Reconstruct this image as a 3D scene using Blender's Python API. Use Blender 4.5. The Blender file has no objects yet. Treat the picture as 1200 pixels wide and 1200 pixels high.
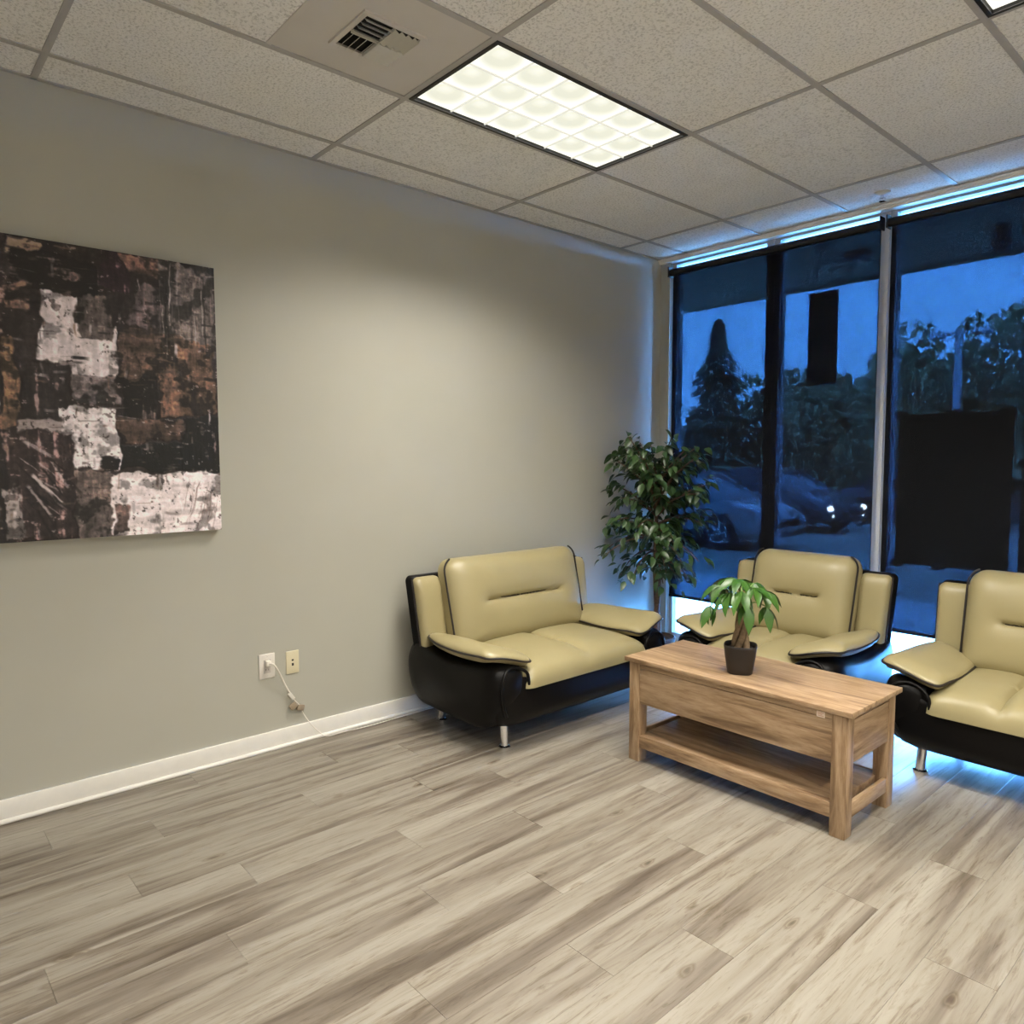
import bpy, bmesh, math, random
import numpy as np
from mathutils import Vector, Matrix

random.seed(7)
rng = np.random.default_rng(7)
SC = bpy.context.scene
COL = SC.collection

# ------------------------------------------------------------------ camera
def make_camera():
    yaw, pit, rol = 0.8446, -0.0715, -0.0020
    f0 = Vector((-math.sin(yaw), math.cos(yaw), 0)); r0 = Vector((math.cos(yaw), math.sin(yaw), 0)); u0 = Vector((0, 0, 1))
    fwd = f0*math.cos(pit) + u0*math.sin(pit); up = u0*math.cos(pit) - f0*math.sin(pit)
    r = r0*math.cos(rol) + up*math.sin(rol); u = up*math.cos(rol) - r0*math.sin(rol)
    cd = bpy.data.cameras.new('camera'); cd.sensor_width = 36; cd.lens = 36*859.9/1200
    cd.clip_start = .05; cd.clip_end = 300
    co = bpy.data.objects.new('camera', cd); COL.objects.link(co)
    M = Matrix((r, u, -fwd)).transposed().to_4x4(); M.translation = Vector((3.604, -4.767, 1.498))
    co.matrix_world = M
    SC.camera = co
make_camera()

# ------------------------------------------------------------------ world / exposure
LAMP_W = 47.0            # watts of one ceiling light
SKY = 5.4
SC.view_settings.view_transform = 'Standard'
SC.view_settings.look = 'None'
SC.view_settings.exposure = 0.07
SC.view_settings.gamma = 1.0
SC.view_settings.use_curve_mapping = False

def make_world():
    w = bpy.data.worlds.new('dusk_sky'); SC.world = w; w.use_nodes = True
    n = w.node_tree.nodes; l = w.node_tree.links; n.clear()
    out = n.new('ShaderNodeOutputWorld'); bg = n.new('ShaderNodeBackground')
    tc = n.new('ShaderNodeTexCoord'); sep = n.new('ShaderNodeSeparateXYZ'); cr = n.new('ShaderNodeValToRGB')
    l.new(tc.outputs['Generated'], sep.inputs[0]); l.new(sep.outputs['Z'], cr.inputs[0])
    e = cr.color_ramp.elements
    e[0].position = 0.0; e[0].color = (.115, .37, .90, 1)
    e[1].position = .55; e[1].color = (.08, .30, .85, 1)
    bg.inputs['Strength'].default_value = 24*SKY
    l.new(cr.outputs[0], bg.inputs['Color']); l.new(bg.outputs[0], out.inputs[0])
make_world()

# ------------------------------------------------------------------ material helpers
class NT:
    def __init__(s, name):
        s.m = bpy.data.materials.new(name); s.m.use_nodes = True
        s.n = s.m.node_tree.nodes; s.l = s.m.node_tree.links
        s.b = s.n.get('Principled BSDF'); s.out = s.n.get('Material Output')
    def new(s, t, **k):
        x = s.n.new('ShaderNode'+t)
        for a, v in k.items(): setattr(x, a, v)
        return x
    def link(s, a, b): s.l.new(a, b)
    def coords(s, scale=(1, 1, 1), which='Object', rnd=0.0):
        tc = s.new('TexCoord'); mp = s.new('Mapping')
        s.link(tc.outputs[which], mp.inputs['Vector']); mp.inputs['Scale'].default_value = scale
        if rnd:
            oi = s.new('ObjectInfo'); mul = s.new('Math', operation='MULTIPLY'); mul.inputs[1].default_value = rnd
            s.link(oi.outputs['Random'], mul.inputs[0]); cb = s.new('CombineXYZ')
            for i in range(3): s.link(mul.outputs[0], cb.inputs[i])
            s.link(cb.outputs[0], mp.inputs['Location'])
        return mp.outputs[0]
    def noise(s, vec, scale, detail=4, rough=.55, dist=0):
        x = s.new('TexNoise'); s.link(vec, x.inputs['Vector'])
        x.inputs['Scale'].default_value = scale; x.inputs['Detail'].default_value = detail
        x.inputs['Roughness'].default_value = rough; x.inputs['Distortion'].default_value = dist
        return x.outputs['Fac']
    def ramp(s, fac, stops):
        x = s.new('ValToRGB'); s.link(fac, x.inputs[0]); e = x.color_ramp.elements
        while len(e) < len(stops): e.new(.5)
        for k, (p, c) in enumerate(stops):
            e[k].position = p; e[k].color = (c[0], c[1], c[2], 1)
        return x.outputs[0]
    def mix(s, fac, a, b, mode='MIX'):
        x = s.new('Mix', data_type='RGBA', blend_type=mode)
        if isinstance(fac, (int, float)): x.inputs[0].default_value = fac
        else: s.link(fac, x.inputs[0])
        for k, v in ((6, a), (7, b)):
            if isinstance(v, tuple): x.inputs[k].default_value = (*v[:3], 1)
            else: s.link(v, x.inputs[k])
        return x.outputs[2]
    def bump(s, h, strength=.3, dist=.002):
        x = s.new('Bump'); x.inputs['Strength'].default_value = strength; x.inputs['Distance'].default_value = dist
        s.link(h, x.inputs['Height']); s.link(x.outputs[0], s.b.inputs['Normal'])
    def col(s, c):
        if isinstance(c, tuple): s.b.inputs['Base Color'].default_value = (*c[:3], 1)
        else: s.link(c, s.b.inputs['Base Color'])
    def rough(s, r): s.b.inputs['Roughness'].default_value = r

def c8(r, g, b):
    f = lambda v: ((v/255+.055)/1.055)**2.4 if v > 10 else v/255/12.92
    return (f(r), f(g), f(b))

def simple(name, color, rough=.5, metal=0, var=.08, scale=20, bump=0, spec=.5):
    t = NT(name); v = t.coords()
    f = t.noise(v, scale)
    d = tuple(max(0, x*(1-var)) for x in color); u = tuple(min(1, x*(1+var)) for x in color)
    t.col(t.ramp(f, [(.3, d), (.7, u)])); t.rough(rough)
    t.b.inputs['Metallic'].default_value = metal; t.b.inputs['Specular IOR Level'].default_value = spec
    if bump: t.bump(f, bump)
    return t.m

M = {}
def build_materials():
    # painted wall
    t = NT('wall_paint'); v = t.coords()
    t.col(t.ramp(t.noise(v, 1.3, 3), [(.3, (.405, .396, .338)), (.7, (.432, .422, .361))]))
    t.rough(.62); t.bump(t.noise(v, 170, 3), .12, .0012); M['wall'] = t.m
    M['wall_pale'] = simple('wall_paint_pale', (.74, .72, .68), .6, var=.02, scale=2)
    M['white_trim'] = simple('white_trim_paint', (.74, .72, .67), .4, var=.03)
    M['head_trim'] = simple('window_head_white', (.80, .80, .80), .4, var=.02)
    # ceiling tile: pitted mineral fibre
    t = NT('ceiling_tile'); v = t.coords(rnd=30)
    f = t.noise(v, 95, 3, .7); g = t.noise(v, 6, 2)
    a = t.ramp(f, [(.37, (.60, .60, .585)), (.50, (.90, .90, .885))])
    t.col(t.mix(.12, a, t.ramp(g, [(.3, (.5, .48, .45)), (.7, (.8, .8, .78))]))); t.rough(.9); t.bump(f, .8, .006)
    M['tile'] = t.m
    M['grid'] = simple('ceiling_grid_metal', (.42, .41, .40), .5, var=.04)  # bars are light grey; their shade is put into this darker colour
    M['panel'] = simple('ceiling_panel_smooth', (.60, .575, .54), .6, var=.03, scale=4)
    # vinyl planks, grain along Y
    t = NT('vinyl_plank')
    v = t.coords((10, .65, 10), rnd=60); v2 = t.coords((30, 2.6, 30), rnd=60); v3 = t.coords((75, 4.5, 75), rnd=60)
    broad = t.noise(v, 1.0, 4, .55, .8); mid = t.noise(v2, 1.0, 6, .7, 1.6); fine = t.noise(v3, 1.0, 6, .75, .8)
    c1 = t.ramp(broad, [(.30, (.112, .090, .070)), (.41, (.190, .162, .131)), (.51, (.268, .241, .201)), (.70, (.328, .302, .260))])
    c2 = t.ramp(mid, [(.31, (.52, .45, .38)), (.41, (.84, .81, .77)), (.50, (1, 1, 1)), (.62, (1.0, 1, 1)), (.75, (.90, .88, .85))])
    c = t.mix(.85, c1, c2, 'MULTIPLY')
    c = t.mix(.60, c, t.ramp(fine, [(.36, (.42, .35, .28)), (.44, (.92, .90, .88)), (.52, (1, 1, 1))]), 'MULTIPLY')
    # knots: distorted rings, most of the cells stay clean
    vk = t.coords((8.5, 3.4, 8.5), rnd=60)
    nz = t.new('TexNoise'); t.link(v2, nz.inputs['Vector']); nz.inputs['Scale'].default_value = .8
    ad = t.new('VectorMath', operation='MULTIPLY_ADD'); t.link(nz.outputs['Color'], ad.inputs[0]); ad.inputs[1].default_value = (.30, .30, .30); t.link(vk, ad.inputs[2])
    vo = t.new('TexVoronoi'); t.link(ad.outputs[0], vo.inputs['Vector']); vo.inputs['Scale'].default_value = 1.0
    kd = t.ramp(vo.outputs['Distance'], [(.03, (.22, .16, .11)), (.07, (.50, .43, .36)), (.095, (.86, .82, .77)), (.12, (.62, .56, .49)), (.17, (1, 1, 1))])
    sx = t.new('SeparateColor'); t.link(vo.outputs['Color'], sx.inputs[0])
    on = t.ramp(sx.outputs[0], [(.40, (0, 0, 0)), (.46, (1, 1, 1))])
    c = t.mix(on, c, t.mix(.85, c, kd, 'MULTIPLY'))
    oi = t.new('ObjectInfo')
    c = t.mix(.10, c, t.ramp(oi.outputs['Random'], [(0, (.72, .70, .68)), (1, (1, 1, 1))]), 'MULTIPLY')
    t.col(c); t.rough(.34); t.bump(mid, .10, .0015); t.b.inputs['Specular IOR Level'].default_value = .45
    M['plank'] = t.m
    M['subfloor'] = simple('subfloor_dark', (.06, .05, .04), .9)
    # oak of the table
    def oak(name, sc):
        t = NT(name); v = t.coords(sc); v2 = t.coords(tuple(x*4 for x in sc)); v3 = t.coords(tuple(x*14 for x in sc))
        a = t.noise(v, 1.0, 4, .6, 1.4); b = t.noise(v2, 1.0, 4, .6, .8); g = t.noise(v3, 1.0, 3, .6)
        c = t.ramp(a, [(.32, (.190, .118, .064)), (.44, (.315, .208, .118)), (.55, (.415, .290, .178)), (.75, (.48, .350, .228))])
        c = t.mix(.55, c, t.ramp(b, [(.3, (.58, .47, .38)), (.55, (1, 1, 1))]), 'MULTIPLY')
        c = t.mix(.35, c, t.ramp(g, [(.35, (.6, .5, .42)), (.52, (1, 1, 1))]), 'MULTIPLY')
        t.col(c); t.rough(.45); t.bump(b, .08, .001); return t.m
    M['oak_x'] = oak('oak_long_grain', (1.6, 14, 14)); M['oak_z'] = oak('oak_upright_grain', (16, 16, 1.6)); M['oak_y'] = oak('oak_cross_grain', (14, 1.6, 14))
    # leather
    def leather(name, col, rough, var):
        t = NT(name); v = t.coords(); f = t.noise(v, 260, 2); g = t.noise(v, 3.5, 3)
        t.col(t.ramp(g, [(.3, tuple(x*(1-var) for x in col)), (.7, tuple(x*(1+var) for x in col))]))
        t.rough(rough); t.bump(f, .08, .0008)
        if name.startswith('black'): t.b.inputs['Specular IOR Level'].default_value = .16
        return t.m
    M['cream'] = leather('cream_leather', (.325, .278, .147), .36, .05)
    M['black'] = leather('black_leather', (.004, .0036, .0036), .40, .1)
    M['piping'] = simple('dark_piping', (.016, .012, .012), .45)
    t = NT('chrome'); t.col((.82, .82, .84)); t.b.inputs['Metallic'].default_value = 1; t.rough(.14); M['chrome'] = t.m
    # plants
    def leaf(name, a, b, rough):
        t = NT(name); v = t.coords(); oi = t.new('ObjectInfo')
        c = t.ramp(oi.outputs['Random'], [(0, a), (1, b)])
        c = t.mix(.35, c, t.ramp(t.noise(v, 40, 2), [(.3, (.55, .6, .5)), (.7, (1, 1, 1))]), 'MULTIPLY')
        t.col(c); t.rough(rough)
        t.b.inputs['Transmission Weight'].default_value = 0
        return t.m
    M['ficus_leaf'] = leaf('ficus_leaf', (.014, .030, .012), (.040, .085, .026), .36)
    M['money_leaf'] = leaf('money_tree_leaf', (.026, .092, .010), (.062, .155, .020), .36)
    M['stem'] = simple('green_stem', (.16, .26, .06), .5)
    M['bark'] = simple('bark', (.105, .060, .038), .8, var=.4, scale=60, bump=.5)
    M['bark_pale'] = simple('pale_braided_bark', (.17, .115, .065), .8, var=.35, scale=70, bump=.4)
    M['pot'] = simple('dark_brown_pot', (.016, .011, .009), .5)
    M['soil'] = simple('soil', (.02, .014, .01), .95, var=.5, scale=90, bump=.8)
    M['basket'] = simple('ficus_pot', (.09, .06, .05), .8, var=.2)
    # plastics
    M['plate_white'] = simple('white_plastic', (.70, .66, .60), .35, var=.02)
    M['plate_ivory'] = simple('ivory_plastic', (.66, .60, .42), .35, var=.02)
    M['cord'] = simple('cord_white', (.78, .74, .67), .4, var=.02)
    M['dark'] = simple('black_plastic', (.006, .006, .008), .5)
    M['brown_plastic'] = simple('grey_brown_adapter', (.30, .24, .17), .4)
    M['sticker'] = simple('sticker_paper', (.78, .66, .55), .6, var=.02)
    M['sticker_ink'] = simple('sticker_print', (.55, .30, .20), .6, var=.02)
    M['light_frame'] = simple('fixture_black_frame', (.02, .018, .016), .5)
    M['fixture_white'] = simple('fixture_white', (.7, .7, .68), .4, var=.02)
    # louvre cells glow softly when seen from the side
    t = NT('louvre_cell'); v = t.coords(which='Generated')
    sp = t.new('VectorMath', operation='SUBTRACT'); t.link(v, sp.inputs[0]); sp.inputs[1].default_value = (.5, .5, .5)
    ln = t.new('VectorMath', operation='LENGTH'); t.link(sp.outputs[0], ln.inputs[0])
    g = t.ramp(ln.outputs['Value'], [(.36, (.70, .70, .58)), (.66, (1.0, .985, .88))])
    t.col((.15, .15, .14)); t.link(g, t.b.inputs['Emission Color']); t.b.inputs['Emission Strength'].default_value = 1.08
    M['cell'] = t.m
    t = NT('louvre_blade'); t.col((.3, .3, .28)); t.b.inputs['Emission Color'].default_value = (1, .98, .86, 1); t.b.inputs['Emission Strength'].default_value = .60
    M['blade'] = t.m
    M['vent_dark'] = simple('vent_shade', (.012, .011, .010), .8)
    M['vent_slat'] = simple('vent_slat', (.55, .54, .48), .5, var=.03)
    # window
    M['alu'] = simple('aluminium_mullion', (.60, .62, .66), .38, metal=.0, var=.03)
    M['frame_dark'] = simple('dark_bronze_frame', (.018, .017, .018), .5)
    t = NT('window_glass'); t.n.remove(t.b); mx = t.new('MixShader'); tr = t.new('BsdfTransparent'); gl = t.new('BsdfGlossy')
    tr.inputs[0].default_value = (.93, .95, .95, 1); gl.inputs['Roughness'].default_value = .02
    fr = t.new('Fresnel'); fr.inputs[0].default_value = 1.45
    t.link(fr.outputs[0], mx.inputs[0]); t.link(tr.outputs[0], mx.inputs[1]); t.link(gl.outputs[0], mx.inputs[2]); t.link(mx.outputs[0], t.out.inputs[0])
    M['glass'] = t.m
    # screen fabric: a few percent open weave
    t = NT('shade_screen_fabric'); v = t.coords()
    f = t.noise(v, 130, 2, .7); g = t.noise(v, 26, 2)
    op = t.mix(.35, t.ramp(f, [(.25, (.055, .055, .055)), (.75, (.108, .108, .108))]), t.ramp(g, [(.3, (.066, .066, .066)), (.7, (.100, .100, .100))]))
    mx = t.new('MixShader'); tr = t.new('BsdfTransparent'); tr.inputs[0].default_value = (.70, .86, 1, 1); t.link(op, mx.inputs[0])
    t.col((.008, .009, .012)); t.rough(.85); t.b.inputs['Specular IOR Level'].default_value = .15
    t.link(t.b.outputs[0], mx.inputs[1]); t.link(tr.outputs[0], mx.inputs[2]); t.link(mx.outputs[0], t.out.inputs[0])
    M['shade'] = t.m
    # outdoors
    M['concrete'] = simple('sidewalk_concrete', (.76, .74, .70), .85, var=.15, scale=8, bump=.2)
    M['asphalt'] = simple('asphalt', (.33, .28, .21), .8, var=.3, scale=30, bump=.3)
    M['soffit'] = simple('soffit_stucco', (.30, .225, .14), .9, var=.06)
    M['foliage'] = simple('far_foliage', (.42, .32, .15), .8, var=.5, scale=3)
    M['conifer'] = simple('far_conifer_foliage', (.24, .19, .10), .8, var=.4, scale=3)
    M['pole'] = simple('lamp_post_paint', (.45, .46, .48), .5)
    M['sign_back'] = simple('sign_back_black', (.006, .006, .007), .6)
    M['tyre'] = simple('tyre_rubber', (.012, .012, .012), .8)
    M['rim'] = simple('wheel_rim', (.75, .74, .72), .35, metal=.6)
    t = NT('car_glass'); t.col((.012, .014, .018)); t.rough(.05); M['car_glass'] = t.m
    def paint(n, c):
        t = NT(n); t.col(c); t.rough(.28); t.b.inputs['Coat Weight'].default_value = .6; return t.m
    M['car_grey'] = paint('car_paint_grey', (.20, .19, .18)); M['car_dark'] = paint('car_paint_dark', (.03, .03, .036)); M['car_red'] = paint('car_paint_red', (.09, .02, .02))
    t = NT('headlight'); t.col((.8, .8, .8)); t.b.inputs['Emission Color'].default_value = (1, .97, .9, 1); t.b.inputs['Emission Strength'].default_value = 500; M['headlight'] = t.m
    M['lens'] = simple('lamp_lens', (.5, .5, .52), .1)
    M['taillight'] = simple('tail_lamp', (.25, .02, .02), .2)
    M['grass'] = simple('verge_grass', (.05, .07, .04), .9, var=.4)
build_materials()

# ------------------------------------------------------------------ object helpers
def link(o, parent=None):
    COL.objects.link(o)
    if parent is not None: o.parent = parent
    return o
def tag(o, label=None, cat=None, group=None, kind=None):
    if label: o['label'] = label
    if cat: o['category'] = cat
    if group: o['group'] = group
    if kind: o['kind'] = kind
    return o
def empty(name, loc=(0, 0, 0), rz=0, label=None, cat=None, group=None):
    o = bpy.data.objects.new(name, None); o.location = loc; o.rotation_euler = (0, 0, rz); o.empty_display_size = .1
    COL.objects.link(o); return tag(o, label, cat, group)
def mk(name, verts, faces, mat, parent=None, smooth=False, sharp=None):
    me = bpy.data.meshes.new(name)
    me.from_pydata([tuple(v) for v in verts], [], [tuple(f) for f in faces]); me.update()
    bm = bmesh.new(); bm.from_mesh(me); bmesh.ops.recalc_face_normals(bm, faces=bm.faces); bm.to_mesh(me); bm.free()
    if mat is not None: me.materials.append(mat)
    if smooth:
        me.polygons.foreach_set('use_smooth', [True]*len(me.polygons))
        if sharp: me.set_sharp_from_angle(angle=math.radians(sharp))
    return link(bpy.data.objects.new(name, me), parent)
def box_vf(x0, x1, y0, y1, z0, z1):
    v = [(x0, y0, z0), (x1, y0, z0), (x1, y1, z0), (x0, y1, z0), (x0, y0, z1), (x1, y0, z1), (x1, y1, z1), (x0, y1, z1)]
    return v, [(0, 3, 2, 1), (4, 5, 6, 7), (0, 1, 5, 4), (1, 2, 6, 5), (2, 3, 7, 6), (3, 0, 4, 7)]
class MB:
    def __init__(s): s.v = []; s.f = []
    def add(s, v, f):
        b = len(s.v); s.v += [tuple(x) for x in v]; s.f += [tuple(i+b for i in q) for q in f]; return s
    def box(s, *a): return s.add(*box_vf(*a))
    def tube(s, pts, r, n=8, caps=True, closed=False): return s.add(*tube_vf(pts, r, n, caps, closed))
    def build(s, name, mat, parent=None, smooth=False, sharp=None): return mk(name, s.v, s.f, mat, parent, smooth, sharp)
def box(name, a, mat, parent=None, bev=0.0, seg=2):
    o = mk(name, *box_vf(*a), mat, parent)
    if bev:
        bm = bmesh.new(); bm.from_mesh(o.data)
        bmesh.ops.bevel(bm, geom=list(bm.edges), offset=bev, segments=seg, profile=.5, affect='EDGES')
        bm.to_mesh(o.data); bm.free()
        o.data.polygons.foreach_set('use_smooth', [True]*len(o.data.polygons)); o.data.set_sharp_from_angle(angle=math.radians(50))
    return o
def tube_vf(pts, r, n=8, caps=True, closed=False):
    P = [Vector(p) for p in pts]; N = len(P); rs = r if isinstance(r, (list, tuple)) else [r]*N
    v = []; f = []; prev = None
    for i, p in enumerate(P):
        if closed: t = (P[(i+1) % N]-P[i-1])
        else: t = P[min(i+1, N-1)]-P[max(i-1, 0)]
        t = t.normalized() if t.length > 1e-9 else Vector((0, 0, 1))
        if prev is None: a = t.orthogonal().normalized()
        else:
            a = prev - t*prev.dot(t); a = a.normalized() if a.length > 1e-6 else t.orthogonal().normalized()
        prev = a; b = t.cross(a)
        for k in range(n):
            th = 2*math.pi*k/n; v.append(p + (a*math.cos(th)+b*math.sin(th))*rs[i])
    for i in range(N if closed else N-1):
        j = (i+1) % N
        for k in range(n): f.append((i*n+k, i*n+(k+1) % n, j*n+(k+1) % n, j*n+k))
    if caps and not closed: f.append(tuple(range(n-1, -1, -1))); f.append(tuple((N-1)*n+k for k in range(n)))
    return v, f
def tube(name, pts, r, mat, parent=None, n=8, closed=False): return mk(name, *tube_vf(pts, r, n, True, closed), mat, parent, True, 60)
def lathe_vf(prof, n=24, c=(0, 0, 0), ax='z'):
    v = []; f = []
    for (r, z) in prof:
        for k in range(n):
            th = 2*math.pi*k/n
            q = (r*math.cos(th), r*math.sin(th), z)
            if ax == 'y': q = (q[0], q[2], q[1])
            v.append((q[0]+c[0], q[1]+c[1], q[2]+c[2]))
    for i in range(len(prof)-1):
        for k in range(n): f.append((i*n+k, i*n+(k+1) % n, (i+1)*n+(k+1) % n, (i+1)*n+k))
    f.append(tuple(range(n-1, -1, -1))); f.append(tuple((len(prof)-1)*n+k for k in range(n)))
    return v, f
def lathe(name, prof, mat, parent=None, n=24, c=(0, 0, 0), ax='z', sharp=40): return mk(name, *lathe_vf(prof, n, c, ax), mat, parent, True, sharp)
def catmull(P, k=6, closed=True):
    P = [Vector(p) for p in P]; N = len(P); out = []
    for i in range(N if closed else N-1):
        g = lambda j: P[j % N] if closed else P[max(0, min(N-1, j))]
        a, b, c, d = g(i-1), g(i), g(i+1), g(i+2)
        for s in range(k):
            t = s/k
            out.append(.5*((2*b)+(c-a)*t+(2*a-5*b+4*c-d)*t*t+(3*b-a-3*c+d)*t**3))
    if not closed: out.append(P[-1])
    return out
def rrect(x0, x1, y0, y1, r, n=7):
    """rounded rectangle, radii (bottom left, bottom right, top right, top left), with extra points on the straights"""
    r = r if isinstance(r, (tuple, list)) else (r,)*4; pts = []
    cs = [(x0, y0, 1, 1, 180, r[0]), (x1, y0, -1, 1, 270, r[1]), (x1, y1, -1, -1, 0, r[2]), (x0, y1, 1, -1, 90, r[3])]
    arcs = []
    for (x, y, sx, sy, a0, rr) in cs:
        arcs.append([(x+sx*rr+rr*math.cos(math.radians(a0+90*k/n)), y+sy*rr+rr*math.sin(math.radians(a0+90*k/n))) for k in range(n+1)])
    for i in range(4):
        pts += arcs[i]; a = arcs[i][-1]; b = arcs[(i+1) % 4][0]
        d = math.hypot(b[0]-a[0], b[1]-a[1]); m = int(d/.03)
        for k in range(1, m): pts.append((a[0]+(b[0]-a[0])*k/m, a[1]+(b[1]-a[1])*k/m))
    return pts
def cushion(name, outline, front, back, xf, mat, parent, rings=16, brings=4):
    """stuffed shape grown from a closed outline: front(t,x,y) and back(t,x,y) are heights, t = 0 centre .. 1 seam"""
    n = len(outline); cx = sum(p[0] for p in outline)/n; cy = sum(p[1] for p in outline)/n
    v = []; f = []
    v.append(xf(cx, cy, front(0, cx, cy)))
    ts = [1-(1-k/rings)**1.7 for k in range(1, rings+1)]
    for t in ts:
        for (x, y) in outline:
            px, py = cx+(x-cx)*t, cy+(y-cy)*t; v.append(xf(px, py, front(t, px, py)))
    for k in range(n): f.append((0, 1+k, 1+(k+1) % n))
    for i in range(rings-1):
        for k in range(n): f.append((1+i*n+k, 1+(i+1)*n+k, 1+(i+1)*n+(k+1) % n, 1+i*n+(k+1) % n))
    last = 1+(rings-1)*n
    for j in range(1, brings):
        t = 1-(j/brings)**1.7*.999
        b = len(v)
        for (x, y) in outline:
            px, py = cx+(x-cx)*t, cy+(y-cy)*t; v.append(xf(px, py, -back(t, px, py)))
        for k in range(n): f.append((last+k, b+k, b+(k+1) % n, last+(k+1) % n))
        last = b
    v.append(xf(cx, cy, -back(0, cx, cy))); e = len(v)-1
    for k in range(n): f.append((last+k, e, last+(k+1) % n))
    return mk(name, v, f, mat, parent, True, 70)
def copy_tree(o, parent=None):
    c = o.copy(); COL.objects.link(c); c.parent = parent
    for ch in list(o.children): copy_tree(ch, c)
    return c
S01 = lambda x: 0 if x < 0 else 1 if x > 1 else x*x*(3-2*x)

# ================================================================== the room
H = 3.0407; RX, RY = 5.6, -6.6
GX = .2543; GY = -.5045; F = .6096

def build_shell():
    tag(box('wall_left', (-.15, 0, RY, .15, -.1, H+.1), M['wall']), kind='structure')
    tag(box('wall_right', (RX, RX+.15, RY, .15, -.1, H+.1), M['wall_pale']), kind='structure')
    tag(box('wall_back', (-.15, RX+.15, RY-.15, RY, -.1, H+.1), M['wall_pale']), kind='structure')
    w = MB().box(0, .085, 0, .15, -.1, H+.1).box(3.34, RX, 0, .15, -.1, H+.1).box(.085, 3.34, .03, .15, 3.012, H+.1).box(.085, 3.34, .0, .15, -.1, .075)
    tag(w.build('wall_window', M['wall']), kind='structure')
    # baseboards
    b = box('baseboard_left', (0, .014, RY, 0, 0, .098), M['white_trim'], bev=.003); tag(b, kind='structure')
    tube('shoe_moulding', [(.017, RY, .008), (.017, 0, .008)], .011, M['white_trim'], b, 10)
    b = box('baseboard_right', (RX-.014, RX, RY, 0, 0, .098), M['white_trim'], bev=.003); tag(b, kind='structure')
    b = box('baseboard_back', (.014, RX-.014, RY, RY+.014, 0, .098), M['white_trim'], bev=.003); tag(b, kind='structure')
build_shell()

def build_floor():
    fl = tag(box('floor', (0, RX, RY, .0, -.06, -.012), M['subfloor']), kind='structure')
    W, L, g = .190, 1.22, .0003
    st = MB()
    def pv(x0, x1, y0, y1):
        c = .0006
        v, f = box_vf(x0+g, x1-g, y0+g, y1-g, -.0119, -c)
        b = [(x0+g+c, y0+g+c, 0), (x1-g-c, y0+g+c, 0), (x1-g-c, y1-g-c, 0), (x0+g+c, y1-g-c, 0)]
        v = v+b; f = [q for q in f if q != (4, 5, 6, 7)]+[(4, 5, 9, 8), (5, 6, 10, 9), (6, 7, 11, 10), (7, 4, 8, 11), (8, 9, 10, 11)]
        return v, f
    offs = [.0, .62, .27, .91, .45, .12, .77]
    # two joints of the photograph fix the stagger of the nearest rows
    n = int(RX/W)+1
    for i in range(n):
        x0, x1 = i*W, min((i+1)*W, RX)
        if x1-x0 < .02: continue
        ye = -offs[i % 7]*1.0-(i//7)*.31 % L
        ys = []; y = 0.0; nxt = -(abs(ye) % L)
        cuts = [0.0]
        if nxt < -.05: cuts.append(nxt)
        while cuts[-1] > RY: cuts.append(max(RY, cuts[-1]-L))
        for a, b in zip(cuts[1:], cuts[:-1]):
            if b-a < .01: continue
            if x0 < 4.6 and b > -5.4:
                cx, cy = (x0+x1)/2, (a+b)/2
                v, f = pv(x0-cx, x1-cx, a-cy, b-cy)
                o = mk('plank', v, f, M['plank'], fl); o.location = (cx, cy, 0)
            else: st.add(*pv(x0, x1, a, b))
    tag(st.build('plank_field', M['plank'], fl), kind='stuff')
build_floor()

def build_ceiling():
    ce = tag(box('ceiling', (-.1, RX+.1, RY-.1, .1, H+.09, H+.14), M['panel']), kind='structure')
    xs = [0.0]+[GX+F*i for i in range(0, 11) if GX+F*i < RX]+[RX]
    ys = [0.0]+[GY-2*F*j for j in range(0, 6) if GY-2*F*j > RY]+[RY]
    cache = {}
    def tile(x0, x1, y0, y1, mat='tile', name='ceiling_tile'):
        w, d = round(x1-x0-.004, 4), round(y1-y0-.004, 4)
        key = (w, d, mat)
        if key not in cache:
            o = mk(name, *box_vf(-w/2, w/2, -d/2, d/2, 0, .016), M[mat], ce); cache[key] = o.data
        else: o = link(bpy.data.objects.new(name, cache[key]), ce)
        o.location = ((x0+x1)/2, (y0+y1)/2, H+.004)
    lights = {(1+1, 2), (4+1, 2), (4+1, 4), (7+1, 2), (7+1, 4)}  # all but the first two are unseen lights, added to light the room
    for i in range(len(xs)-1):
        for j in range(len(ys)-1):
            x0, x1, y1, y0 = xs[i], xs[i+1], ys[j], ys[j+1]
            if (i, j) in lights: continue
            if (i, j) == (2, 3):
                tile(x0, x1, y0, (y0+y1)/2); tile(x0, x1, (y0+y1)/2, y1, 'panel', 'vent_panel'); continue
            tile(x0, x1, y0, y1)
    for x in xs[1:-1]: box('grid_bar', (x-.0125, x+.0125, RY, 0, H-.0015, H+.0035), M['grid'], ce)
    for y in ys[1:-1]: box('grid_bar', (0, RX, y-.0125, y+.0125, H-.001, H+.0037), M['grid'], ce)
    x = GX+F; y = GY-2*F*2-F
    box('grid_bar', (x, x+F, y-.010, y+.010, H-.0005, H+.0036), M['panel'], ce)
    # wall angle
    box('wall_angle', (0, .022, RY, 0, H-.001, H+.003), M['grid'], ce)
    return lights, xs, ys
LIGHTS, XS, YS = build_ceiling()

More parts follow.
